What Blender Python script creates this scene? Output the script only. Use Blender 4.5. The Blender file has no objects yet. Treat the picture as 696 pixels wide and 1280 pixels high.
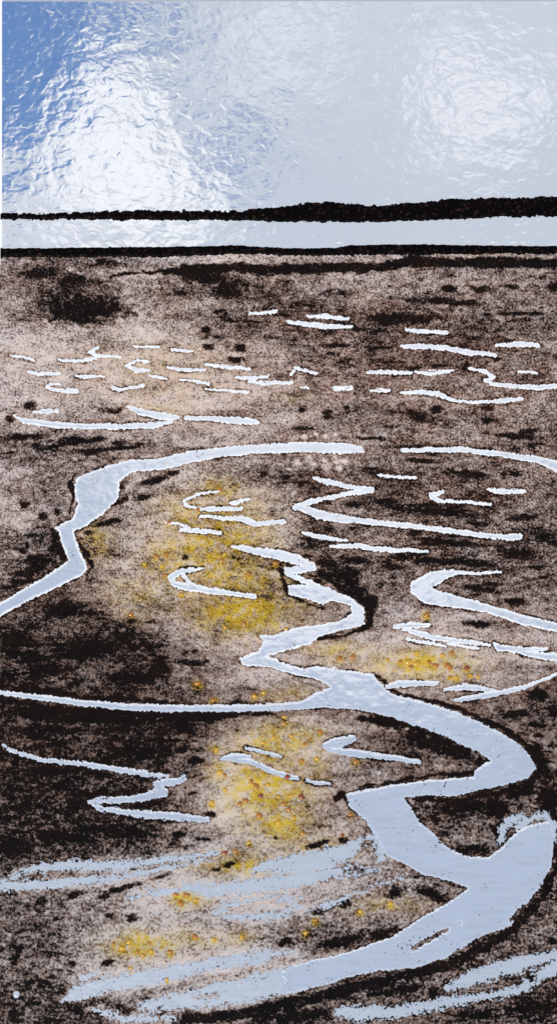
import bpy, math
import numpy as np
from mathutils import Vector

# ------------------------------------------------------------------ basics
# 1 unit of panel drawing = 1 mm.  X right, Y down the panel; world y = (640 - Y) mm
S = 0.001
W, H = 704, 1290
CX, CY = 348.0, 640.0
CAM_H = 2200.0
col = bpy.context.scene.collection
rng = np.random.default_rng(11)
GZ = 4.0            # height (mm) of the stippled enamel above the table


def wx(x): return (x - CX) * S
def wy(y): return (CY - y) * S


def vnoise(x, y, sx, sy, seed):
    """smooth value noise, cell size sx, sy; returns about -1..1"""
    r = np.random.default_rng(seed).random((256, 256)) * 2 - 1
    u = x / sx + 37.3; v = y / sy + 91.7
    iu = np.floor(u).astype(int); iv = np.floor(v).astype(int)
    fu = u - iu; fv = v - iv
    fu = fu * fu * (3 - 2 * fu); fv = fv * fv * (3 - 2 * fv)
    a = r[iv % 256, iu % 256]; b = r[iv % 256, (iu + 1) % 256]
    c = r[(iv + 1) % 256, iu % 256]; d = r[(iv + 1) % 256, (iu + 1) % 256]
    return (a * (1 - fu) + b * fu) * (1 - fv) + (c * (1 - fu) + d * fu) * fv


def fbm(x, y, sx, sy, seed, octs=3):
    t = 0; a = 1.0; n = 0
    for i in range(octs):
        t = t + a * vnoise(x, y, sx / 2 ** i, sy / 2 ** i, seed + i * 17)
        n += a; a *= 0.6
    return t / n * 1.5


def tag(o, label=None, cat=None, group=None, kind=None):
    if label: o['label'] = label
    if cat: o['category'] = cat
    if group: o['group'] = group
    if kind: o['kind'] = kind
    return o


def link(name, me, mat, parent=None):
    o = bpy.data.objects.new(name, me)
    col.objects.link(o)
    if mat: me.materials.append(mat)
    if parent: o.parent = parent
    return o


def grid_mesh(name, xs, ys, Z, cells, attrs=None):
    """quads of a regular lattice (xs, ys in mm) where cells is True, heights Z"""
    ny, nx = Z.shape
    X, Y = np.meshgrid(xs, ys)
    jj, ii = np.nonzero(cells)
    v0 = jj * nx + ii
    quads = np.stack([v0, v0 + nx, v0 + nx + 1, v0 + 1], 1)
    used = np.unique(quads)
    remap = np.full(nx * ny, -1, dtype=np.int64); remap[used] = np.arange(len(used))
    q = remap[quads].astype(np.int32)
    co = np.stack([(X.ravel()[used] - CX) * S, (CY - Y.ravel()[used]) * S, Z.ravel()[used] * S], 1).astype(np.float32)
    me = bpy.data.meshes.new(name)
    me.vertices.add(len(co)); me.vertices.foreach_set('co', co.ravel())
    me.loops.add(len(q) * 4); me.loops.foreach_set('vertex_index', q.ravel())
    me.polygons.add(len(q))
    me.polygons.foreach_set('loop_start', np.arange(0, len(q) * 4, 4, dtype=np.int32))
    me.polygons.foreach_set('use_smooth', np.ones(len(q), dtype=bool))
    me.update(calc_edges=True)
    if attrs:
        for k, A in attrs.items():
            at = me.attributes.new(k, 'FLOAT', 'POINT')
            at.data.foreach_set('value', A.ravel()[used].astype(np.float32))
    return me


# ------------------------------------------------------------------ drawing tools (signed distance, + inside)
xs = np.arange(-2, W + 1, 1.0); ys = np.arange(300, H + 1, 1.0)
GX, GY = np.meshgrid(xs, ys)


def win(x0, x1, y0, y1, pad):
    i0 = max(0, int(x0 - pad + 2)); i1 = min(len(xs), int(x1 + pad + 4))
    j0 = max(0, int(y0 - pad - 300)); j1 = min(len(ys), int(y1 + pad - 298))
    return slice(j0, j1), slice(i0, i1)


def sd_stroke(X, Y, pts):
    out = np.full(X.shape, -1e3)
    for (x0, y0, w0), (x1, y1, w1) in zip(pts[:-1], pts[1:]):
        dx, dy = x1 - x0, y1 - y0
        L = dx * dx + dy * dy + 1e-6
        t = np.clip(((X - x0) * dx + (Y - y0) * dy) / L, 0, 1)
        d = np.hypot(X - x0 - t * dx, Y - y0 - t * dy)
        out = np.maximum(out, (w0 + (w1 - w0) * t) / 2 - d)
    return out


def sd_poly(X, Y, pts):
    d = np.full(X.shape, 1e9); ins = np.zeros(X.shape, bool)
    n = len(pts)
    for k in range(n):
        x0, y0 = pts[k]; x1, y1 = pts[(k + 1) % n]
        dx, dy = x1 - x0, y1 - y0
        t = np.clip(((X - x0) * dx + (Y - y0) * dy) / (dx * dx + dy * dy + 1e-9), 0, 1)
        d = np.minimum(d, np.hypot(X - x0 - t * dx, Y - y0 - t * dy))
        if y0 != y1:
            c = ((y0 > Y) != (y1 > Y)) & (X < (x1 - x0) * (Y - y0) / (y1 - y0) + x0)
            ins ^= c
    return np.where(ins, d, -d)


# warp gives every traced line the wobble of a hand-drawn edge
WARPX = fbm(GX, GY, 9, 9, 101, 2) * 0.8
WARPY = fbm(GX, GY, 12, 7, 202, 2) * 0.8
RAG = fbm(GX, GY, 2.6, 2.2, 303, 2)
RAG2 = fbm(GX, GY, 9, 4, 404, 3)
_a = math.radians(-14)
SX = GX * math.cos(_a) + GY * math.sin(_a); SY = -GX * math.sin(_a) + GY * math.cos(_a)
SCRATCH = fbm(SX, SY, 22, 3.2, 505, 3) + 0.9 * fbm(GX, GY, 2.6, 2.4, 506, 2)

ALL = np.full(GX.shape, -60.0)      # distance field of every channel together
channels = []                       # (name, label, slices, field)


def channel(name, shapes, rag=0.7, label=None, drop=0.0):
    """shapes: lists of (x,y,w) strokes or (x,y) polygons, united into one channel"""
    pts = [p for s in shapes for p in s]
    x0 = min(p[0] for p in pts); x1 = max(p[0] for p in pts)
    y0 = min(p[1] for p in pts); y1 = max(p[1] for p in pts)
    sl = win(x0, x1, y0, y1, 24)
    X = GX[sl] + WARPX[sl]; Y = GY[sl] + WARPY[sl]
    f = np.full(X.shape, -60.0)
    for s in shapes:
        g = sd_stroke(X, Y, s) if len(s[0]) == 3 else sd_poly(X, Y, s)
        f = np.maximum(f, g)
    fr = RAG2[sl] if not drop else SCRATCH[sl]
    f = np.where(f > -12, f + RAG[sl] * rag + fr * drop, f)
    ALL[sl] = np.maximum(ALL[sl], f)
    channels.append((name, label, sl, f))


# ------------------------------------------------------------------ the drawing: every pool and creek
P = 'pool'
small = [
 [[(13,444,3),(28,446,4),(42,450,4)]],
 [[(124,435,3),(112,440,4),(120,444,4),(135,445,4),(151,446,3)]],
 [[(74,450,3),(95,452,4),(120,447,4)]],
 [[(167,433,3),(198,434,4)]],
 [[(214,437,4),(227,438,5),(241,439,3)]],
 [[(186,452,3),(170,451,3),(159,457,4),(170,463,5),(186,463,4)]],
 [[(210,459,4),(225,462,6),(256,463,4)]],
 [[(257,456,4),(285,459,6),(311,461,4)]],
 [[(35,464,3),(48,467,4),(75,467,3)]],
 [[(95,470,3),(106,471,5),(131,471,2)]],
 [[(75,480,3),(63,480,4),(59,484,5),(68,488,5),(97,489,5)]],
 [[(141,485,4),(150,487,4),(165,484,3),(179,483,5)]],
 [[(188,470,3),(208,474,3)]],
 [[(226,474,3),(245,477,4),(261,480,4)]],
 [[(257,486,3),(285,488,5),(311,491,4)]],
 [[(295,472,3),(318,473,4),(335,470,3)],[(320,473,3),(311,477,3),(330,479,5),(365,478,4)]],
 [[(43,515,3),(58,514,6),(73,513,4)]],
 [[(17,519,3),(30,526,7),(65,531,8),(100,533,7),(150,533,7),(190,532,8),(215,527,3)],[(159,508,3),(172,514,8),(200,520,10),(222,522,6)],[(200,520,4),(214,527,5)]],
 [[(232,522,5),(260,523,6),(300,526,9),(322,528,5)]],
 [[(312,392,3),(328,391,4),(345,389,4)]],
 [[(384,396,3),(408,395,5),(434,399,4)]],
 [[(359,402,4),(378,405,7),(408,408,7),(440,408,4)]],
 [[(508,412,4),(523,415,6),(540,414,4),(558,416,5)]],
 [[(502,433,5),(520,433,7),(552,434,7),(583,440,7),(618,444,5)]],
 [[(619,431,4),(648,430,7),(672,432,5)]],
 [[(364,469,3),(368,461,4),(394,466,3)]],
 [[(373,484,2),(385,485,3)]],
 [[(416,484,3),(439,484,3)],[(418,487,3),(439,487,3)]],
 [[(459,465,4),(480,465,5),(513,466,4)]],
 [[(519,465,3),(538,467,5),(566,464,3)],[(535,463,2),(562,464,3)]],
 [[(463,488,3),(486,488,4)]],
 [[(500,491,3),(518,490,6),(548,492,7),(563,500,5),(588,503,4),(628,501,7),(651,498,5)]],
 [[(587,461,4),(605,464,6),(618,471,5),(606,475,5),(618,481,6),(658,484,8),(704,483,7)]],
 [[(648,464,3),(669,466,4)]],
 [[(473,594,3),(495,596,4),(518,597,4)]],
 [[(553,615,5),(538,619,7),(548,626,7),(560,627,3)],[(558,626,5),(580,628,4),(613,630,4)]],
 [[(609,611,3),(628,615,7),(655,614,4)]],
 [[(378,665,4),(398,671,8),(434,676,3)],[(413,683,4),(448,682,8),(468,686,7),(533,689,4)]],
 [[(273,614,2),(248,617,3),(230,625,4),(234,632,4),(252,636,4),(301,636,5)]],
 [[(288,629,4),(297,628,5),(310,624,4)]],
 [[(251,645,5),(275,647,6),(301,648,8),(318,655,8),(355,652,7)]],
 [[(208,653,3),(222,654,4),(236,660,7)],[(226,663,5),(250,664,6),(275,666,5)]],
 [[(253,710,2),(238,713,6),(227,714,8),(213,722,8),(218,730,8),(235,734,10),(262,738,9),(318,746,6)],[(227,716,5),(240,732,7)]],
 [[(493,784,5),(512,781,9),(535,782,4)],[(505,787,5),(530,793,8),(545,798,7),(577,801,7),(612,806,3)],[(508,799,4),(530,803,5),(556,807,3)],[(560,804,4),(596,810,4)]],
 [[(617,803,3),(624,810,8),(655,812,7),(683,811,3)],[(640,813,5),(672,819,8),(704,822,9)]],
 [[(484,858,6),(500,855,9),(546,854,5)]],
 [[(556,862,5),(581,858,10),(620,863,3)],[(569,875,6),(603,870,8),(655,859,6),(702,840,4)]],
 [[(277,949,6),(292,946,11),(312,945,6)],[(290,949,8),(314,952,10),(335,962,9),(358,970,9),(371,973,6)],[(383,975,6),(398,979,7),(411,980,5)]],
 [[(308,935,5),(322,938,6),(351,946,4)]],
 [[(406,932,7),(422,928,12),(440,924,8)],[(410,936,7),(437,941,9),(482,946,7),(523,952,6)]],
]
for s in small:
    k_ = 0.82 + 0.3 * rng.random()
    s = [[(x, y, w_ * k_) for x, y, w_ in st_] for st_ in s]
    channel(P, s, 0.7)
channel('creek', [[(455,566),(452,558),(430,553),(380,553),(330,555),(280,559),(240,563),(193,574),(162,574),(138,581),(116,590),(99,596),
  (93,606),(95,618),(98,630),(91,648),(69,659),(74,665),(78,681),(86,700),(60,718),(34,734),(-6,757),(-6,775),(34,752),(69,735),(103,719),(110,709),
  (103,695),(97,678),(93,663),(103,660),(122,648),(138,635),(149,622),(150,602),(165,590),(193,588),(221,583),(240,578),(280,571),(320,567),(380,565),(420,567)]],
  0.7, 'broad pale creek bending down the left side')
channel('creek', [[(503,563,5),(540,562,6),(573,562,7),(628,568,7),(673,575,9),(704,586,14)]], 0.7, 'thin creek running off at the right edge')
channel('creek', [[(393,597,4),(408,602,7),(440,609,6),(464,612,8),(440,616,5),(425,619,5),(388,627,6),(369,634,7)],
  [(372,633,8),(398,643,12),(438,650,9),(498,656,6),(558,663,6),(618,671,7),(648,671,8)]], 0.7, 'narrow hairpin creek with a long straight tail')
channel('creek', [[(568,712),(538,714),(513,728),(512,740),(533,755),(563,759),(608,766),(648,780),(706,792),(706,781),(648,767),(608,755),(563,742),(538,735),(555,725),(570,718)],
  [(568,715,5),(595,717,4),(625,715,3)]], 0.7, 'hooked creek opening to the right edge')
channel('creek', [[(0,866,5),(43,871,7),(108,879,8),(151,883,8),(215,885,9),(300,885,9),(340,884,9),(372,882,11),(398,877,16)],
  [(286,683),(305,681),(321,684),(350,687),(372,693),(378,697),(392,703),(396,713),(380,716),(369,718),(386,724),(400,731),(413,735),(443,750),(456,762),(456,780),
   (426,788),(397,796),(387,806),(365,811),(352,815),(335,820),(352,827),(378,836),(396,832),(430,837),(465,842),(478,857),(491,868),(525,876),(568,889),(611,908),
   (646,928),(663,945),(669,960),(659,973),(629,982),(590,990),(568,995),(538,994),(504,997),(525,1028),(547,1047),(559,1060),(585,1071),(611,1071),(626,1060),(636,1048),(650,1036),(668,1029),(684,1027),(690,1030),(692,1047),(689,1081),(675,1110),(648,1140),(638,1157),(600,1171),(559,1196),(518,1210),(473,1214),(444,1219),(407,1231),
   (369,1241),(345,1244),(356,1226),(350,1216),(369,1205),(425,1193),(454,1184),(492,1170),(529,1145),(566,1124),(586,1109),(559,1101),
   (526,1092),(507,1081),(481,1070),(473,1051),(456,1025),(435,1006),(432,993),(452,988),(499,979),(525,976),(568,973),(590,971),(594,961),(612,952),(598,941),(568,926),(525,909),
   (482,894),(447,887),(420,885),(396,884),(380,884),(372,878),(394,866),(412,858),(400,851),(374,844),(335,834),(305,832),(298,824),(310,818),(322,814),(329,801),(323,793),(340,794),(352,790),
   (374,784),(421,777),(440,767),(439,758),(420,752),(413,750),(404,756),(387,750),(361,743),(359,732),(378,730),(386,731),(375,727),(358,720),(355,709),(365,708),(376,707),(343,699),(321,694),(300,688)]],
  0.9, 'main winding creek widening towards the front')
channel('creek', [[(4,931,3),(22,941,5),(52,950,6),(108,956,6),(151,962,7),(185,968,7),(210,970,3)],
  [(229,971,6),(228,975,9),(196,980,9),(203,990,14),(172,998,9),(129,1000,9),(113,1002,6),(125,1010,7),(150,1014,6)],[(140,1013,5),(172,1017,9),(215,1020,11),(259,1025,8)]], 1.5, 'thin zigzag creek across the darkest ground')
# scraped, streaky washes near the front
channel('wash', [[(15,1097,5),(45,1086,10),(93,1082,13),(149,1083,13),(194,1077,9),(239,1071,7),(272,1066,4)],
  [(-4,1105,13),(22,1108,12),(56,1105,12),(93,1102,9),(149,1097,8),(194,1088,7),(239,1079,5),(260,1074,3)]], 2.2, drop=2.0)
channel('wash', [[(322,1088,14),(350,1083,24),(390,1078,28),(430,1067,24),(448,1050,9),(465,1046,9),(474,1058,9),(478,1075,10)],
  [(161,1122,6),(194,1116,9),(232,1110,7)],[(230,1106,10),(260,1114,16),(313,1108,19),(369,1099,18),(414,1092,17),(470,1084,8)],
  [(269,1142,6),(283,1131,8),(313,1126,8),(350,1124,6),(375,1120,5)],[(275,1144,6),(310,1147,9),(351,1142,9),(377,1132,8),(362,1129,5)],
  [(385,1138,3),(420,1127,5),(460,1112,4),(500,1098,3)]], 2.8, drop=3.6)
channel('wash', [[(626,1052,6),(628,1036,9),(638,1025,10),(652,1020,8)],[(648,1034,12),(664,1024,8),(680,1018,7),(690,1030,8),(693,1050,6)]], 1.4, drop=1.2)
channel('wash', [[(84,1248,8),(100,1240,19),(131,1232,21),(187,1222,20),(230,1213,18),(276,1203,17),(332,1195,14),(369,1192,5)],
  [(100,1225,4),(118,1218,6)],[(362,1224,30),(310,1236,32),(257,1246,28),(215,1252,18),(176,1257,8)],[(120,1262,6),(160,1276,10),(220,1272,3)]], 2.4, drop=3.0)
channel('wash', [[(560,1234,9),(575,1228,16),(595,1221,20),(640,1207,22),(704,1197,22)],[(660,1228,14),(680,1216,14),(704,1208,14)],
  [(424,1264,10),(445,1266,18),(480,1266,16),(511,1262,14),(548,1255,14),(585,1248,11),(630,1241,11),(658,1232,10)]], 1.8, drop=2.6)

# islands of brown left inside the broad creek (scratches through it)
SCR = [[(517,1185,7),(535,1174,6),(560,1162,3)],[(575,1153,2),(575,1153,2)],[(637,1150,4),(655,1130,3)],
       [(242,1246,3),(272,1244,4)],[(215,1233,4),(240,1226,3),(270,1219,2)],[(340,1198,3),(400,1190,4),(430,1184,5)],
       [(30,1095,3),(60,1092,4),(95,1091,4),(118,1092,3)],[(656,1212,3),(675,1207,5),(690,1200,2)],[(560,1244,4),(600,1238,4),(640,1229,5)],[(662,1221,9),(664,1223,9)],
       [(322,1094,5),(338,1091,5)],[(305,1134,6),(330,1127,5),(348,1122,3)],[(430,1090,4),(470,1084,5),(490,1076,3)],[(448,1066,4),(462,1074,4)]]
scr = np.full(GX.shape, -60.0)
for s in SCR:
    pts = [(a_, b_, w_ * 1.1 + 0.6) for a_, b_, w_ in s]
    sl = win(min(p[0] for p in pts), max(p[0] for p in pts), min(p[1] for p in pts), max(p[1] for p in pts), 16)
    f = sd_stroke(GX[sl] + WARPX[sl], GY[sl] + WARPY[sl], pts) + RAG[sl] * 1.6 - 0.4
    scr[sl] = np.maximum(scr[sl], f)
ALL = np.minimum(ALL, -scr)

# ------------------------------------------------------------------ pigment maps of the stippled ground
cols_ = np.linspace(0, 696, 13)
rows_ = [(320,'6654334445555'),(350,'5664665555556'),(380,'4784566767666'),(410,'4443466777766'),(440,'3333345678876'),(480,'3333334565665'),
 (520,'4343344566566'),(550,'6665445556666'),(600,'4554445677666'),(640,'4554344677777'),(680,'5653344667777'),(720,'6654445776776'),(760,'7765444565566'),
 (800,'8997544443344'),(840,'9998643433345'),(880,'8898865556678'),(920,'9999743469778'),(960,'9999623466688'),(1000,'9999523457887'),(1040,'8998533456777'),
 (1080,'8876443346656'),(1120,'6654333455577'),(1160,'6654445765677'),(1200,'6643334677777'),(1240,'7775557897778'),(1290,'7788899878888')]
ry = np.array([r[0] for r in rows_], float)
tab = np.array([[int(c) for c in r[1]] for r in rows_], float) / 9.0
ct = np.stack([np.interp(np.clip(ys, 320, 1290), ry, tab[:, k]) for k in range(13)], 1)
gx = np.clip(xs, 0, 696) / 58.0
i0 = np.clip(np.floor(gx).astype(int), 0, 11); fx = gx - i0; fx = fx * fx * (3 - 2 * fx)
D = ct[:, i0] * (1 - fx) + ct[:, i0 + 1] * fx

D = np.minimum(D, 0.80 + 0.09 * np.clip((GY - 860) / 40, 0, 1) * np.clip((260 - GX) / 60, 0, 1) * np.clip((1070 - GY) / 40, 0, 1)) + 0.17 * fbm(GX, GY, 40, 13, 7, 4) + 0.07 * fbm(GX, GY, 9, 5, 77, 2)
D -= 0.09 * np.clip((GX - 380) / 60, 0, 1) * np.clip(D - 0.35, 0, 0.4) / 0.4
D -= 0.07 * np.clip((GY - 1050) / 60, 0, 1) * np.clip((500 - GX) / 60, 0, 1) * np.clip((GX - 60) / 60, 0, 1)
D += 0.10 * fbm(GX, GY, 7, 4, 78, 2) * np.clip((D - 0.3) / 0.3, 0, 1)
# loose horizontal flecks of black where the ground is already dark
stre = fbm(GX, GY, 26, 7, 515, 4)
D = D + np.clip((stre - 0.40) * 4.0, 0, 1) * np.clip((D - 0.50) * 1.8, 0, 0.35)

BL = [(110,388,50,17,0),(90,395,30,10,0),(258,412,7,5,0),(262,434,9,5,0),(300,436,8,6,0),(295,450,14,4,0),(38,508,8,8,0),(140,514,14,5,0),(12,524,5,5,0),
 (20,547,24,5,-6),(48,545,14,5,0),(90,551,30,5,-4),(46,558,8,4,0),(122,549,14,4,-4),(147,553,9,4,0),(175,555,8,3,0),(112,565,24,5,3),(12,566,13,2,-8),
 (196,600,20,5,-14),(215,591,10,4,-10),(178,621,14,5,-14),(30,630,8,7,0),(54,646,6,6,0),(72,640,6,5,0),(50,698,20,8,-10),(38,714,24,8,-20),(22,728,14,6,-20),(28,688,7,5,0),
 (134,653,18,4,-15),(110,666,8,3,-10),(70,675,4,16,20),(80,762,26,12,-8),(60,770,10,6,0),(232,697,6,4,-30),(165,776,6,4,0),
 (430,722,30,9,20),(448,742,24,10,30),(412,705,16,6,10),(462,758,10,16,0),(528,576,26,3,3),(590,593,20,5,4),(645,593,8,4,0),(478,627,16,5,2),(440,630,12,4,2),
 (540,640,60,5,6),(655,647,25,5,-4),(600,655,22,3,5),(515,667,12,4,0),(560,678,60,4,5),(640,692,26,6,0),(680,672,14,6,0),(560,702,70,5,4),(492,709,18,5,0),(445,700,20,5,6),
 (598,780,22,5,2),(645,752,24,6,6),(600,736,30,5,8),(533,780,5,4,0),(500,905,46,9,12),(530,922,40,12,20),(566,938,34,12,22),(470,901,26,5,6),(600,953,8,5,0),
 (672,868,14,9,0),(645,892,16,6,-10),(672,955,14,30,-20),(684,1000,16,26,0),(650,990,22,8,-15),(572,1010,28,12,0),(620,1008,22,12,-10),(626,1034,8,18,15),(595,1062,26,7,0),(545,1022,10,8,40),
 (20,800,26,11,0),(60,838,34,9,0),(40,822,30,8,0),(110,813,42,11,-6),(150,798,22,12,0),(170,848,36,9,0),(240,829,14,4,0),(200,835,16,8,0),(255,897,44,7,0),(120,897,80,9,3),(40,890,40,8,4),
 (230,906,20,6,0),(245,951,14,5,0),(240,992,8,3,-10),(265,1018,9,5,0),(224,1043,12,5,0),(258,1049,10,3,0),(345,1048,4,3,0),(392,1057,20,4,-14),(430,1050,8,4,0),(288,1080,14,4,-16),(270,1087,7,4,0),
 (20,1058,26,12,0),(70,1045,40,10,0),(150,1040,40,10,0),(92,1118,15,6,-12),(52,1126,6,8,0),(152,1111,26,4,-14),(205,1094,13,3,-25),(130,1121,10,4,-20),(165,1148,8,5,0),(136,1145,6,4,0),
 (22,1192,5,20,22),(35,1232,9,7,-30),(20,1270,8,8,0),(90,1205,6,5,0),(95,1258,14,7,0),(152,1262,13,8,0),(180,1250,6,3,0),(240,1237,5,3,0),(136,1203,9,4,-15),
 (358,1178,14,7,-8),(430,1177,34,8,-12),(475,1168,26,8,-20),(495,1115,15,8,-10),(540,1118,28,8,20),(572,1108,12,3,14),(400,1140,12,5,-10),(430,1130,14,5,-12),
 (540,1240,8,9,0),(670,1262,40,14,-6),(600,1270,30,8,-6),(500,1238,40,6,-8),(560,1228,10,6,-15),(370,1270,50,10,-6),(560,360,12,5,0),(600,362,14,5,0),(640,358,10,4,0),(690,360,10,6,0),
 (250,345,40,10,10),(285,362,22,12,0),(50,342,26,8,0),(90,350,20,8,0),(560,378,60,5,4),(650,392,30,3,0),(500,398,60,8,0),(450,412,14,3,0),(420,432,20,3,0),(380,536,14,3,0),(378,512,8,5,0),(410,515,7,5,0),
 (520,520,16,7,0),(545,512,8,5,0),(608,510,10,4,0),(540,560,70,3,2),(640,545,36,4,4),(610,525,14,4,0),(465,548,20,3,0),(660,540,14,4,0),(60,560,20,4,-10),(150,560,30,3,-5),
 (330,1262,40,9,-10),(440,1236,34,6,-14)]
for (x, y, rx, r2, ang) in BL:
    sl = win(x - rx * 1.3, x + rx * 1.3, y - rx - r2, y + rx + r2, 10)
    a = math.radians(ang); dx = GX[sl] - x; dy = GY[sl] - y
    u = (dx * math.cos(a) + dy * math.sin(a)) / rx; v = (-dx * math.sin(a) + dy * math.cos(a)) / r2
    r = np.sqrt(u * u + v * v) + 0.42 * fbm(GX[sl], GY[sl], 8, 5, 616, 3)
    k = np.clip((1.12 - r) * 1.7, 0, 1)
    D[sl] = np.maximum(D[sl], D[sl] + (1.08 - D[sl]) * k * 0.92)


def dark_line(pts, amt=1.08, soft=2.6, rag=2.0):
    sl = win(min(p[0] for p in pts), max(p[0] for p in pts), min(p[1] for p in pts), max(p[1] for p in pts), 20)
    f = sd_stroke(GX[sl] + WARPX[sl] * 2, GY[sl] + WARPY[sl] * 2, pts) + rag * RAG2[sl] * 1.3
    k = np.clip(f / soft + 0.5, 0, 1)
    D[sl] = np.maximum(D[sl], D[sl] + (amt - D[sl]) * k)


dark_line([(205,341,8),(235,337,12),(300,335,12),(348,337,13),(430,335,11),(483,333,11),(512,326,16),(548,329,11),(620,328,12),(704,329,14)])
dark_line([(140,344,2),(180,341,3),(205,339,5)], rag=2.5)
dark_line([(220,1276,12),(300,1268,13),(370,1253,13),(430,1238,13),(490,1224,12),(560,1206,12),(620,1176,11),(652,1150,10),(680,1118,9),(697,1080,8),(697,1040,7),(690,1015,6),(668,1010,4)])
dark_line([(620,1160,4),(640,1164,9),(600,1180,6)])
dark_line([(466,842,3),(500,868,3),(568,884,4),(612,903,5),(648,923,6),(668,943,7),(676,962,9),(662,980,8),(628,990,6),(570,1000,4),(520,1000,5)], rag=1.2)
dark_line([(420,1000,6),(428,993,9),(436,1000,6),(448,1018,2)], rag=1.0)
dark_line([(450,984,3),(520,972,4),(588,965,4)], rag=1.4)
dark_line([(350,703,3),(353,718,5),(357,742,4),(385,754,2),(404,760,2)], rag=1.8)
dark_line([(400,715,6),(420,732,6),(448,746,7),(462,762,8),(462,782,7),(430,794,4),(392,800,5)], rag=1.2)
dark_line([(66,662,5),(70,680,8),(82,698,6)], rag=1.0)
dark_line([(100,680,4),(108,694,5),(115,708,5),(108,718,4)], rag=1.0)
dark_line([(96,593,4),(88,603,6),(92,622,5),(88,640,4)], rag=1.0)
dark_line([(147,607,5),(156,610,4)], rag=1.0); dark_line([(142,630,5),(152,628,6),(158,622,4)], rag=1.0)
dark_line([(0,735,2),(40,727,3),(80,706,3)], rag=1.6)
dark_line([(0,876,4),(108,890,5),(210,894,7),(300,893,5),(340,891,2)], rag=1.6)
dark_line([(0,858,4),(108,871,5),(210,877,4)], rag=1.6)

for (x, y, w) in [(380,545,5),(395,543,4),(406,545,5),(419,543,4),(372,577,7),(386,572,7),(405,576,6),(417,570,8),(430,577,7),(408,586,8),(424,585,6),(362,586,5),(420,578,5),(392,580,4),(489,911,4),(508,911,4),(534,921,5),(519,915,3),(552,932,3)]:
    sl = win(x, x, y, y, 12)
    D[sl] -= 0.5 * np.exp(-((GX[sl] - x) ** 2 + ((GY[sl] - y) * 1.2) ** 2) / (w * 0.62) ** 2)
D = np.clip(D, -0.25, 1.12)
dist = -ALL                                     # mm outside the nearest channel
onoise = fbm(GX, GY, 22, 10, 818, 2)
owid = 2.2 + 1.8 * onoise + 2.2 * np.clip(D - 0.5, 0, 0.5)
odark = np.clip((owid - dist) / 1.6, 0, 1) * np.clip(0.95 + 0.6 * onoise, 0.25, 1)  # dark pigment outline drawn round the channels
soft_zone = np.clip((GY - 1050) / 40, 0, 1) * np.clip((430 - GX) / 60, 0, 1)     # washes have no drawn outline
odark *= (1 - 0.8 * soft_zone)
zone = np.interp(GY, [540, 600, 840, 900], [0.55, 0.75, 0.9, 1.0]) * np.clip(0.75 + 0.9 * fbm(GX, GY, 34, 16, 838, 2), 0.2, 1.1)
D = D + np.clip(1.02 - D, 0, 1) * np.clip(odark * zone, 0, 1) * 0.9
D = D - 0.35 * np.clip(1 - np.maximum(dist, 0) / 7, 0, 1) * soft_zone * (dist > 0)

FL = [(274,611,3.2,0),(247,637,3.2,0),(211,653,2.6,0),(195,695,3.8,0),(208,693,4,0),(203,707,3,1),(207,719,3,0),(181,705,2.5,1),(311,718,4,0),(344,704,3.2,0),(277,700,2.8,0),(281,693,3,1),
 (227,743,2.5,1),(279,758,2.5,1),(305,780,3.5,0),(281,784,2.8,1),(441,821,3.6,0),(424,823,3.2,0),(247,854,3.8,0),(357,786,2.5,1),(164,768,3.2,0),(533,768,3.5,0),
 (521,816,3,1),(510,827,4.5,1),(521,829,4,1),(536,828,3.4,0),(544,832,3.8,0),(560,833,5.2,0),(564,816,3.4,0),(583,835,3.8,2),(484,825,2.5,1),(500,827,2.8,0),(562,846,2.4,0),(570,847,2.8,1),(553,819,2.8,1),(513,834,3.5,0),(587,844,2.2,1),(597,846,2,1),
 (400,915,3,0),(445,952,3.6,0),(438,1018,3,0),(428,1044,2.5,2),(267,875,3,0),(318,870,3,1),(329,866,2.5,1),(355,896,2.5,1),(355,904,2.8,0),(381,930,3,0),(329,928,3.4,1),(342,922,3.2,1),(364,920,3,1),(271,937,3,1),(377,951,3,0),(396,948,2.8,1),
 (359,971,4,2),(275,965,4,1),(281,969,3,0),(314,977,3.6,0),(320,983,4.4,0),(326,995,3.6,2),(307,1001,4,0),(300,1005,3.6,0),(324,1019,4,0),(355,1005,4,0),(361,1012,3.2,0),(377,996,4.2,2),(348,996,2.6,1),(364,995,2.6,1),(378,1041,3,0),(367,1022,3,1),
 (265,1003,3.4,1),(281,987,2.8,1),(335,981,3,1),(281,1066,3.6,2),(294,1064,3,0),(311,1053,3,1),(348,1028,4,1),(226,1129,4.4,0),(220,1118,3.2,0),(234,1119,3.6,0),(245,1125,3,1),(244,1171,3.8,0),(153,1185,4.2,1),(162,1177,4,1),(172,1190,3,0),(179,1194,2.6,0),
 (189,1189,3,1),(213,1190,3.4,0),(142,1180,2.4,0),(267,1174,2.8,1),(302,1171,3,1),(394,1150,3,0),(382,1166,3,1),(450,1139,3,1),(488,1129,3.4,1),(187,1179,2.4,0),(209,1224,2.6,1),(164,1210,2.4,1)]

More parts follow.
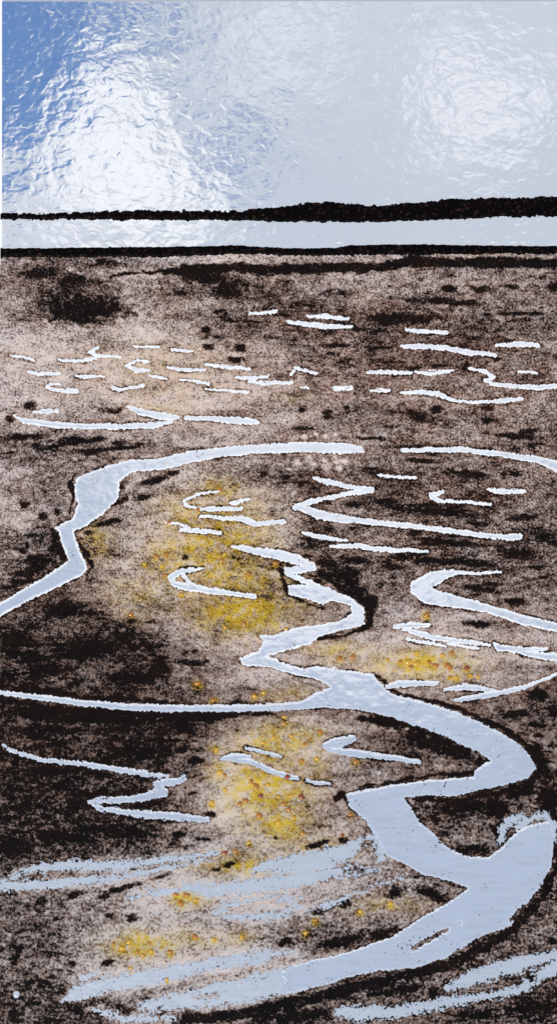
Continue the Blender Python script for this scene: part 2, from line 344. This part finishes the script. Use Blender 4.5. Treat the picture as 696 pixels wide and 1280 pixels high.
# ochre wash
Yl = np.zeros(GX.shape)
for (x, y, rx, r2, a) in [(275,690,62,62,.75),(240,650,50,34,.45),(305,762,60,30,.95),(215,700,36,36,.5),(122,680,20,26,.5),(180,745,50,30,.35),(300,730,60,40,.6),(525,830,62,18,.7),(425,815,40,14,.45),
   (335,985,52,52,.75),(350,925,50,22,.7),(360,868,34,12,.4),(350,1030,40,26,.7),(300,1080,44,13,.75),(400,1060,44,14,.4),(275,965,18,14,.6),(232,1124,22,12,.7),(172,1180,36,16,.8),
   (240,1172,40,14,.35),(300,1172,20,10,.35),(480,1130,44,12,.35),(200,465,90,44,.16),(210,510,40,10,.2),(270,612,30,16,.5),(365,500,40,10,.1),(400,965,14,24,.4),(205,1182,16,10,.7),(270,935,12,8,.5)]:
    r = ((GX - x) / rx) ** 2 + ((GY - y) / r2) ** 2
    Yl = np.maximum(Yl, a * np.exp(-r * 0.9))
for q, (x, y, r2, c) in enumerate(FL):
    sl = win(x, x, y, y, 14)
    Yl[sl] = np.maximum(Yl[sl], 0.95 * np.exp(-(((GX[sl] - x) ** 2 + (GY[sl] - y - r2 * .6) ** 2) / (r2 * 1.7) ** 2)))
D = D + np.interp(GY, [800, 860], [0.05, 0.0]) * np.clip(Yl, 0, 1) * np.clip(0.7 - D, 0, 1)
Yl = np.clip(Yl * (1.1 + 0.6 * fbm(GX, GY, 12, 9, 919, 3) + 0.55 * fbm(GX, GY, 5, 4, 920, 2)), 0, 1)
# rust / umber tint, strongest at upper right
Br = np.clip(0.35 + 0.35 * np.exp(-(((GX - 480) / 260) ** 2 + ((GY - 470) / 130) ** 2)) - 0.25 * np.clip((GY - 900) / 200, 0, 1) + 0.35 * fbm(GX, GY, 30, 14, 929, 3) + 0.6 * np.exp(-np.maximum(dist, 0) / 5), 0, 1)


# ------------------------------------------------------------------ materials
def new_mat(name):
    m = bpy.data.materials.new(name); m.use_nodes = True
    nt = m.node_tree
    return m, nt, nt.nodes['Principled BSDF']


def nd(nt, t, **kw):
    n = nt.nodes.new(t)
    for k, v in kw.items():
        if k.startswith('i_'):
            n.inputs[k[2:].replace('_', ' ')].default_value = v
        else:
            setattr(n, k, v)
    return n


def mth(nt, op, a, b=None, clamp=False):
    n = nt.nodes.new('ShaderNodeMath'); n.operation = op; n.use_clamp = clamp
    for i, s in enumerate((a, b)):
        if s is None: continue
        if hasattr(s, 'is_linked'): nt.links.new(s, n.inputs[i])
        else: n.inputs[i].default_value = s
    return n.outputs[0]


def mixc(nt, f, a, b, blend='MIX'):
    n = nt.nodes.new('ShaderNodeMix'); n.data_type = 'RGBA'; n.blend_type = blend
    for s, i in ((f, 0), (a, 6), (b, 7)):
        if hasattr(s, 'is_linked'): nt.links.new(s, n.inputs[i])
        else: n.inputs[i].default_value = s if i == 0 else (*s, 1)
    return n.outputs[2]


def mixf(nt, f, a, b):
    n = nt.nodes.new('ShaderNodeMix'); n.data_type = 'FLOAT'
    nt.links.new(f, n.inputs[0]); nt.links.new(a, n.inputs[2]); nt.links.new(b, n.inputs[3])
    return n.outputs[0]


def noise(nt, vec, scale, detail=2, rough=0.5, dist_=0.0):
    n = nd(nt, 'ShaderNodeTexNoise')
    n.inputs['Scale'].default_value = scale; n.inputs['Detail'].default_value = detail
    n.inputs['Roughness'].default_value = rough; n.inputs['Distortion'].default_value = dist_
    nt.links.new(vec, n.inputs['Vector'])
    return n.outputs['Fac']


def obj_coord(nt, sc=(1, 1, 1), rot=0):
    c = nd(nt, 'ShaderNodeTexCoord'); m = nd(nt, 'ShaderNodeMapping')
    m.inputs['Scale'].default_value = sc; m.inputs['Rotation'].default_value = (0, 0, rot)
    nt.links.new(c.outputs['Object'], m.inputs['Vector'])
    return m.outputs[0]


def bump(nt, h, strength, distance, normal=None):
    b = nd(nt, 'ShaderNodeBump'); b.inputs['Strength'].default_value = strength; b.inputs['Distance'].default_value = distance
    nt.links.new(h, b.inputs['Height'])
    if normal is not None: nt.links.new(normal, b.inputs['Normal'])
    return b.outputs[0]


def smooth(x, a, b, nt):
    r = nt.nodes.new('ShaderNodeMapRange'); r.interpolation_type = 'SMOOTHSTEP'
    r.inputs['From Min'].default_value = a; r.inputs['From Max'].default_value = b
    nt.links.new(x, r.inputs['Value']); return r.outputs[0]


def silver_enamel(name, colr, rough, metal, b1, b2, rim=False):
    """clear glossy enamel fired over silver"""
    m, nt, p = new_mat(name)
    v = obj_coord(nt); vr = obj_coord(nt, (1, 1.35, 1), 0.35)
    n1 = noise(nt, vr, 82, 1, 0.4, 0.7); n2 = noise(nt, v, 26, 2, 0.5, 0.3); n3 = noise(nt, v, 240, 2, 0.5)
    nrm = bump(nt, n2, 1.0, b2)
    nrm = bump(nt, n1, 1.0, b1, nrm)
    nrm = bump(nt, n3, 1.0, b1 * 0.13, nrm)
    nt.links.new(nrm, p.inputs['Normal'])
    p.inputs['Roughness'].default_value = rough
    tint = mixc(nt, mth(nt, 'MULTIPLY', n2, 0.35), colr, tuple(c * 0.9 for c in colr))
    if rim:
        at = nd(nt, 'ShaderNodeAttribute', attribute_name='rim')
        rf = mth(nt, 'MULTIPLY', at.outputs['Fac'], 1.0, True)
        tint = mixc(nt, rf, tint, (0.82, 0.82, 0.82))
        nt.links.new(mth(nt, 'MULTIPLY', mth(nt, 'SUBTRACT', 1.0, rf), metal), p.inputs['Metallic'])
    else:
        p.inputs['Metallic'].default_value = metal
    if rim:
        # brushed streaks, a few brown specks left in the scraped enamel, crumbling speckled edges
        st = noise(nt, obj_coord(nt, (0.25, 1.6, 1), 0.25), 120, 3, 0.6, 0.4)
        tint = mixc(nt, mth(nt, 'MULTIPLY', smooth(st, 0.42, 0.75, nt), 0.28), tint, (0.55, 0.57, 0.60))
        sp = noise(nt, v, 330, 2, 0.6, 0.2); cl = noise(nt, v, 45, 2, 0.5)
        aS = nd(nt, 'ShaderNodeAttribute', attribute_name='stain').outputs['Fac']
        sv = mth(nt, 'ADD', sp, mth(nt, 'MULTIPLY', mth(nt, 'SUBTRACT', cl, 0.5), 0.5))
        sv = mth(nt, 'ADD', sv, mth(nt, 'MULTIPLY', aS, 0.075))
        speck = smooth(sv, 0.735, 0.80, nt)
        tint = mixc(nt, speck, tint, (0.10, 0.055, 0.05))
        aC = nd(nt, 'ShaderNodeAttribute', attribute_name='cover').outputs['Fac']
        grain = noise(nt, v, 360, 2, 0.6, 0.2)
        cv = mth(nt, 'ADD', aC, mth(nt, 'MULTIPLY', mth(nt, 'SUBTRACT', grain, 0.5), 1.9))
        nt.links.new(smooth(cv, 0.42, 0.58, nt), p.inputs['Alpha'])
    nt.links.new(tint, p.inputs['Base Color'])
    return m


M_sky = silver_enamel('clear_enamel_over_silver', (0.95, 0.96, 0.97), 0.075, 1.0, 0.00014, 0.00032)
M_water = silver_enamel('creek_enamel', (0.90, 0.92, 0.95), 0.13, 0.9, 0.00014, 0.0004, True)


M_wash = silver_enamel('scraped_thin_enamel', (0.76, 0.79, 0.81), 0.2, 0.8, 0.00020, 0.0003, True)


def stipple_mat():
    m, nt, p = new_mat('stippled_enamel')
    v = obj_coord(nt)
    aD = nd(nt, 'ShaderNodeAttribute', attribute_name='pigment').outputs['Fac']
    aY = nd(nt, 'ShaderNodeAttribute', attribute_name='ochre').outputs['Fac']
    aB = nd(nt, 'ShaderNodeAttribute', attribute_name='umber').outputs['Fac']
    g1 = mixf(nt, nd(nt, 'ShaderNodeAttribute', attribute_name='coarse_dim').outputs['Fac'], noise(nt, v, 440, 2, 0.6, 0.3), noise(nt, v, 330, 2, 0.6, 0.4))
    g2 = noise(nt, v, 130, 2, 0.5, 0.5)
    g = mth(nt, 'ADD', mth(nt, 'MULTIPLY', mth(nt, 'SUBTRACT', g1, 0.5), 2.4), mth(nt, 'MULTIPLY', mth(nt, 'SUBTRACT', g2, 0.5), 0.7))
    t = mth(nt, 'ADD', g, mth(nt, 'MULTIPLY', mth(nt, 'SUBTRACT', 0.53, aD), 1.45))
    t = mth(nt, 'ADD', t, 0.5, True)
    thin = mth(nt, 'SUBTRACT', 1.08, mth(nt, 'MULTIPLY', aD, 0.62))
    light = mixc(nt, aY, mixc(nt, aB, (0.66, 0.58, 0.55), (0.60, 0.46, 0.39)), (0.64, 0.43, 0.05))
    lc = nt.nodes.new('ShaderNodeVectorMath'); lc.operation = 'SCALE'
    nt.links.new(light, lc.inputs[0]); nt.links.new(thin, lc.inputs['Scale']); light = lc.outputs[0]
    light = mixc(nt, mth(nt, 'MULTIPLY', nd(nt, 'ShaderNodeAttribute', attribute_name='coarse_dim').outputs['Fac'], 0.55), light, mixc(nt, 1.0, light, (0.66, 0.72, 0.76), 'MULTIPLY'))  # stipple greyer down the panel; dimmer light there is painted in too
    mid = mixc(nt, aY, mixc(nt, aB, (0.150, 0.108, 0.092), (0.150, 0.082, 0.058)), (0.28, 0.165, 0.012))
    dark = mixc(nt, aB, (0.003, 0.0025, 0.0028), (0.010, 0.005, 0.004))
    r1 = nd(nt, 'ShaderNodeMapRange', interpolation_type='SMOOTHSTEP'); r1.inputs['From Min'].default_value = -0.02; r1.inputs['From Max'].default_value = 0.42
    r2 = nd(nt, 'ShaderNodeMapRange', interpolation_type='SMOOTHSTEP'); r2.inputs['From Min'].default_value = 0.28; r2.inputs['From Max'].default_value = 1.0
    nt.links.new(t, r1.inputs['Value']); nt.links.new(t, r2.inputs['Value'])
    c = mixc(nt, r1.outputs[0], dark, mid)
    c = mixc(nt, r2.outputs[0], c, light)
    nt.links.new(c, p.inputs['Base Color'])
    h = mth(nt, 'ADD', mth(nt, 'MULTIPLY', t, -0.5), mth(nt, 'MULTIPLY', g2, 0.6))
    nt.links.new(bump(nt, h, 0.8, 0.0009), p.inputs['Normal'])
    p.inputs['Roughness'].default_value = 0.35
    p.inputs['Specular IOR Level'].default_value = 0.035
    return m


M_ground = stipple_mat()


def black_line_mat():
    m, nt, p = new_mat('black_enamel_line')
    v = obj_coord(nt)
    g = noise(nt, v, 300, 2, 0.6)
    r = nd(nt, 'ShaderNodeMapRange'); r.inputs['From Min'].default_value = 0.58; r.inputs['From Max'].default_value = 0.75
    nt.links.new(g, r.inputs['Value'])
    nt.links.new(mixc(nt, r.outputs[0], (0.0015, 0.0013, 0.0018), (0.06, 0.024, 0.018)), p.inputs['Base Color'])
    nt.links.new(bump(nt, g, 0.7, 0.0008), p.inputs['Normal'])
    p.inputs['Roughness'].default_value = 0.4; p.inputs['Specular IOR Level'].default_value = 0.03
    return m


M_black = black_line_mat()


def fleck_mat(name, c1, c2):
    m, nt, p = new_mat(name)
    v = obj_coord(nt)
    n = noise(nt, v, 400, 2)
    nt.links.new(mixc(nt, n, c1, c2), p.inputs['Base Color'])
    p.inputs['Roughness'].default_value = 0.25; p.inputs['Coat Weight'].default_value = 0.5
    p.inputs['Subsurface Weight'].default_value = 0.15; p.inputs['Subsurface Scale'].default_value = 0.002
    return m


M_amber = fleck_mat('amber_glass', (0.50, 0.20, 0.012), (0.26, 0.085, 0.006))
M_gold = fleck_mat('yellow_glass', (0.62, 0.36, 0.02), (0.46, 0.24, 0.01))
M_rust = fleck_mat('rust_glass', (0.30, 0.05, 0.01), (0.16, 0.03, 0.01))

mp, nt, p = new_mat('vitreous_white'); p.inputs['Base Color'].default_value = (0.8, 0.8, 0.8, 1); p.inputs['Roughness'].default_value = 0.25
nn = noise(nt, obj_coord(nt), 90, 3)
nt.links.new(mixc(nt, nn, (0.74, 0.76, 0.78), (0.82, 0.83, 0.84)), p.inputs['Base Color'])
mt, nt, p = new_mat('white_painted_board'); p.inputs['Roughness'].default_value = 0.5
nn = noise(nt, obj_coord(nt, (1, 6, 1)), 20, 4)
nt.links.new(mixc(nt, nn, (0.72, 0.73, 0.74), (0.80, 0.80, 0.80)), p.inputs['Base Color'])

# ------------------------------------------------------------------ panel
panel = bpy.data.objects.new('enamel_panel', None); col.objects.link(panel)
tag(panel, 'glossy enamel picture panel of a dark marsh with silvery winding creeks under a shiny sky', 'art panel')


def left_edge(y): return 2.8 - y * 0.0115


# thick white-enamelled plate under the picture
def plate():
    me = bpy.data.meshes.new('plate')
    r = 1.2
    outline = [(left_edge(0.6), 0.6), (W, 0.6), (W, H), (left_edge(H), H)]
    cx, cy = W / 2, H / 2
    vs, fs = [], []
    for (ins, z) in [(0, 0.6), (0, 2.4), (r * .35, 3.2), (r, 3.6)]:
        for (x, y) in outline:
            vs.append((wx(x + (ins if x < cx else -ins)), wy(y + (ins if y < cy else -ins)), z * S))
    for L in range(3):
        for k in range(4):
            a = L * 4 + k; b = L * 4 + (k + 1) % 4
            fs.append((a, a + 4, b + 4, b))
    fs.append((12, 15, 14, 13)); fs.append((0, 1, 2, 3))
    me.from_pydata(vs, [], fs); me.update()
    return me


import bmesh
pm = plate(); bm = bmesh.new(); bm.from_mesh(pm); bmesh.ops.recalc_face_normals(bm, faces=bm.faces); bm.to_mesh(pm); bm.free()
link('plate', pm, mp, panel)

# stippled marsh ground
g_cells = np.zeros((len(ys) - 1, len(xs) - 1), bool)
j0 = int(314 - 300)
g_cells[j0:, :] = True
le = left_edge(GY[:-1, :-1]) + 1
g_cells &= GX[:-1, :-1] >= le
GZa = np.full(GX.shape, GZ) + 0.05 * fbm(GX, GY, 20, 14, 33, 2)
link('marsh', grid_mesh('marsh', xs, ys, GZa, g_cells, {'pigment': D, 'ochre': Yl, 'umber': Br, 'coarse_dim': np.clip((GY - 700) / 400, 0, 1)}), M_ground, panel)

# pools, creeks and washes: low enamel fills that rise through the ground with a soft bevelled rim
for (name, label, sl, f) in channels:
    wash = name == 'wash'
    w_ = 5.0 if wash else 1.25
    f = np.minimum(f, -scr[sl])
    Z = GZa[sl] + 0.05 + np.clip(f, 0, 2.2) * (0.02 if wash else 0.16) + 0.05 * fbm(GX[sl], GY[sl], 10, 7, 55, 2)
    m = f > -w_ - 0.8
    cells = m[:-1, :-1] | m[1:, :-1] | m[:-1, 1:] | m[1:, 1:]
    cells &= GX[sl][:-1, :-1] >= left_edge(GY[sl][:-1, :-1]) + 1
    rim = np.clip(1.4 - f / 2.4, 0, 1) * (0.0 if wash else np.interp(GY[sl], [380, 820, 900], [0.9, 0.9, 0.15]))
    cover = np.clip(0.5 + f / (2 * w_), 0, 0.93 if wash else 1)
    stain = np.clip((GY[sl] - 850) / 150, 0.15, 1) * np.clip(1.2 - f / 16, 0.25, 1)
    nm = 'scraped_wash' if wash else name
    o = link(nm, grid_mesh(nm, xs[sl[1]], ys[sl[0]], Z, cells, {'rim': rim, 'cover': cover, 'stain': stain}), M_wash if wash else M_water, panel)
    if label: o['label'] = label

# upper picture: sky, horizon, water band, shore line
SKYTOP = 1.8
xa = np.arange(-1, W + 1, 1.0)


def strip(name, top, bot, mat, z0, seed, rag_t, rag_b, slope, label=None):
    yy = np.arange(min(t[1] for t in top) - 9, max(b[1] for b in bot) + 9, 0.5)
    X, Y = np.meshgrid(xa, yy)
    T = np.interp(X, [t[0] for t in top], [t[1] for t in top]) + rag_t * (fbm(X, Y, 7, 5, seed, 3) + 0.6 * fbm(X, Y, 2.2, 2, seed + 5, 2))
    B = np.interp(X, [t[0] for t in bot], [t[1] for t in bot]) + rag_b * (fbm(X, Y, 7, 5, seed + 9, 3) + 0.6 * fbm(X, Y, 2.2, 2, seed + 7, 2))
    f = np.minimum(Y - T, B - Y)
    Z = z0 + np.clip(f, -1.5, 2.0) * slope
    m = f > -1.3
    cells = (m[:-1, :-1] | m[1:, :-1] | m[:-1, 1:] | m[1:, 1:]) & (X[:-1, :-1] >= left_edge(Y[:-1, :-1]) + 1)
    o = link(name, grid_mesh(name, xa, yy, Z, cells), mat, panel)
    if label: o['label'] = label
    return o


def sheet(name, y0, y1, z, mat, step, amp, label=None):
    xx = np.arange(3, W + .1, step); yy = np.linspace(y0, y1, int((y1 - y0) / step) + 1)
    X, Y = np.meshgrid(xx, yy)
    Z = z + amp * (fbm(X, Y, 60, 40, 61, 2) + 0.25 * fbm(X, Y, 14, 10, 62, 2))
    X0 = X.copy()
    me = grid_mesh(name, xx, yy, Z, np.ones((len(yy) - 1, len(xx) - 1), bool))
    o = link(name, me, mat, panel)
    if label: o['label'] = label


sheet('painted_sky', SKYTOP, 266, GZ, M_sky, 2, 0.10, 'shiny clear sky area mirroring blue and cloud')
sheet('painted_water', 267, 312, GZ, M_sky, 2, 0.08, 'narrow strip of pale water below the horizon')
strip('horizon_line', [(0,269),(20,269),(50,269),(100,267),(150,265),(200,265),(300,265),(348,260),(380,256),(413,254),(450,258),(468,259),(523,255),(560,251),(598,249),(650,249),(696,246),(706,246)],
      [(0,273),(20,273),(100,273),(200,274),(300,274),(348,276),(470,276),(523,275),(560,273),(598,271),(650,269.5),(706,269)], M_black, GZ + 0.35, 71, 1.7, 1.4, 0.25)
strip('shore_line', [(0,312),(100,311),(200,310),(250,309),(300,308),(348,311),(380,312),(420,311),(438,308),(523,307),(600,308),(706,309)],
      [(0,321),(100,320),(200,320),(250,318),(300,316),(348,318),(420,318),(460,317),(523,317),(600,316),(706,316)], M_black, GZ + 0.35, 81, 0.6, 1.3, 0.25)

# glass flecks
def dome(seed, r, wob=1.0):
    R = np.random.default_rng(seed)
    n = 16; vs = []; fs = []
    ph = R.random(3) * 6.28
    def rad(a): return r * (1 + wob * (0.16 * math.sin(2 * a + ph[0]) + 0.10 * math.sin(3 * a + ph[1]) + 0.05 * math.sin(5 * a + ph[2])))
    for (q, z) in [(1.0, -0.3), (0.92, 0.25), (0.66, 0.55), (0.32, 0.72)]:
        for k in range(n):
            a = 6.28318 * k / n
            vs.append((rad(a) * q * math.cos(a) * S, rad(a) * q * math.sin(a) * S * 0.86, z * r * 0.5 * S))
    vs.append((0, 0, 0.39 * r * S))
    for L in range(3):
        for k in range(n):
            a = L * n + k; b = L * n + (k + 1) % n
            fs.append((a, b, b + n, a + n))
    for k in range(n): fs.append((3 * n + k, 3 * n + (k + 1) % n, 4 * n))
    me = bpy.data.meshes.new('fleck'); me.from_pydata(vs, [], fs)
    for pp in me.polygons: pp.use_smooth = True
    me.update(); return me


meshes = {}
for k, (x, y, r, c) in enumerate(FL[:100]):
    me = dome(500 + k, r)
    me.name = 'glass_fleck'
    o = link('glass_fleck', me, (M_amber, M_gold, M_rust)[c], panel)
    o.location = (wx(x), wy(y), (GZ + 0.25) * S)

# small white glass bead at lower left
b = dome(999, 5.2, 0.1); b.name = 'glass_bead'
ob = link('glass_bead', b, M_sky, panel); ob.location = (wx(21), wy(1243), (GZ + 0.9) * S); ob.scale = (1, 1.2, 1.3)
ob['label'] = 'small round white glass bead near the lower left corner'

# table under the panel
me = bpy.data.meshes.new('table_surface')
bm = bmesh.new(); bmesh.ops.create_cube(bm, size=1)
for v in bm.verts: v.co = Vector((v.co.x * 1.8, v.co.y * 2.4, v.co.z * 0.04 - 0.02))
bmesh.ops.bevel(bm, geom=bm.edges[:], offset=0.004, segments=2, affect='EDGES'); bm.to_mesh(me); bm.free()
tb = link('table_surface', me, mt); tag(tb, kind='structure')

# ------------------------------------------------------------------ daylight sky with clouds
SUN_EL, SUN_AZ = 48, 205     # azimuth measured clockwise from +Y
w = bpy.data.worlds.new('World'); bpy.context.scene.world = w; w.use_nodes = True
nt = w.node_tree; bg = nt.nodes['Background']
sky = nt.nodes.new('ShaderNodeTexSky'); sky.sky_type = 'NISHITA'; sky.sun_disc = False
sky.sun_elevation = math.radians(SUN_EL); sky.sun_rotation = math.radians(SUN_AZ); sky.dust_density = 0.2; sky.ozone_density = 3.0
bg.inputs['Strength'].default_value = 0.12
tc = nt.nodes.new('ShaderNodeTexCoord')
sep = nt.nodes.new('ShaderNodeSeparateXYZ'); nt.links.new(tc.outputs['Generated'], sep.inputs[0])
zc = mth(nt, 'MAXIMUM', sep.outputs[2], 0.03)
u = mth(nt, 'DIVIDE', sep.outputs[0], zc); v = mth(nt, 'DIVIDE', sep.outputs[1], zc)   # flat cloud layer overhead
cmb = nt.nodes.new('ShaderNodeCombineXYZ'); nt.links.new(u, cmb.inputs[0]); nt.links.new(v, cmb.inputs[1])
n1 = nt.nodes.new('ShaderNodeTexNoise'); n1.inputs['Scale'].default_value = 16; n1.inputs['Detail'].default_value = 5; n1.inputs['Roughness'].default_value = 0.6
nt.links.new(cmb.outputs[0], n1.inputs['Vector'])
nB = nt.nodes.new('ShaderNodeTexNoise'); nB.inputs['Scale'].default_value = 3.0; nB.inputs['Detail'].default_value = 5
nt.links.new(cmb.outputs[0], nB.inputs['Vector'])
ds = mth(nt, 'MULTIPLY', mth(nt, 'SUBTRACT', n1.outputs['Fac'], 0.5), 1.0)


def blobs(lst):
    tot = None
    for (px, py, rx, ry_, a) in lst:
        u0 = (px - CX) / CAM_H; v0 = (CY - py) / CAM_H
        du = mth(nt, 'MULTIPLY', mth(nt, 'SUBTRACT', u, u0), CAM_H / rx)
        dv = mth(nt, 'MULTIPLY', mth(nt, 'SUBTRACT', v, v0), CAM_H / ry_)
        r2 = mth(nt, 'ADD', mth(nt, 'MULTIPLY', du, du), mth(nt, 'MULTIPLY', dv, dv))
        e = mth(nt, 'MULTIPLY', mth(nt, 'POWER', 2.71828, mth(nt, 'MULTIPLY', r2, -1.0)), a)
        tot = e if tot is None else mth(nt, 'ADD', tot, e)
    return tot


# clear-blue gaps in a thin veil, and bright cumulus
gap = blobs([(20,40,110,100,1.3),(-25,150,60,80,0.9),(140,14,80,26,0.9),(225,50,26,46,0.5),(286,190,44,32,0.95),(232,120,16,40,0.2),(-110,40,140,120,1.0)])
cum = blobs([(112,62,26,26,0.6),(150,120,52,50,1.0),(110,190,62,60,0.9),(175,212,70,42,1.0),(150,245,150,26,0.9),(240,262,90,14,0.6),(300,700,300,110,0.0),
             (250,470,330,70,1.0),(620,460,200,70,0.9),(520,650,260,90,0.8),(280,700,130,80,0.9),(400,790,120,55,0.9),(610,790,120,60,0.6),(80,880,200,30,0.5)])
sheen = blobs([(345,50,66,40,0.8),(300,100,60,30,0.35),(548,40,26,60,0.55),(556,110,26,50,0.6),(610,130,60,34,0.75),(668,150,60,60,0.7),(600,180,50,26,0.6),(680,60,40,60,0.3),(420,25,80,30,0.4),(120,292,200,24,0.8)])
veil = mixc(nt, smooth(nB.outputs['Fac'], 0.35, 0.65, nt), (4.6, 5.1, 6.0), (5.5, 5.8, 6.5))
veil = mixc(nt, smooth(v, -0.04, 0.10, nt), (3.5, 4.2, 5.5), veil)
gapf = smooth(mth(nt, 'ADD', gap, mth(nt, 'MULTIPLY', ds, 1.2)), 0.36, 0.56, nt)
cumf = smooth(mth(nt, 'ADD', cum, mth(nt, 'MULTIPLY', ds, 2.0)), 0.34, 0.80, nt)
shf = mth(nt, 'MULTIPLY', smooth(mth(nt, 'ADD', sheen, mth(nt, 'MULTIPLY', ds, 1.7)), 0.05, 1.15, nt), 0.95)
blue = mixc(nt, 1.0, sky.outputs[0], (1.45, 1.7, 1.85), 'MULTIPLY')
base = mixc(nt, gapf, veil, blue)
base = mixc(nt, shf, base, (7.9, 8.1, 8.6))
allc = mixc(nt, cumf, base, mixc(nt, smooth(nB.outputs['Fac'], 0.35, 0.7, nt), (8.6, 8.7, 9.0), (7.0, 7.2, 7.9)))
nt.links.new(allc, bg.inputs['Color'])

sl_ = bpy.data.lights.new('sun', 'SUN'); sl_.energy = 3.0; sl_.angle = math.radians(0.5); sl_.color = (1.0, 0.95, 0.88)
so = bpy.data.objects.new('sun', sl_); col.objects.link(so)
az = math.radians(SUN_AZ); el = math.radians(SUN_EL)
d = Vector((math.sin(az) * math.cos(el), math.cos(az) * math.cos(el), math.sin(el)))
so.rotation_euler = d.to_track_quat('Z', 'Y').to_euler(); so.location = d * 5

# ------------------------------------------------------------------ camera
cam = bpy.data.cameras.new('camera'); co_ = bpy.data.objects.new('camera', cam); col.objects.link(co_)
co_.location = (0, 0, CAM_H * S + GZ * S); cam.sensor_fit = 'VERTICAL'; cam.sensor_height = 36
cam.angle = 2 * math.atan(640 / CAM_H); cam.clip_end = 100; cam.clip_start = 0.05
sc = bpy.context.scene; sc.camera = co_
sc.view_settings.view_transform = 'Standard'; sc.view_settings.look = 'None'; sc.view_settings.exposure = 0; sc.view_settings.gamma = 1
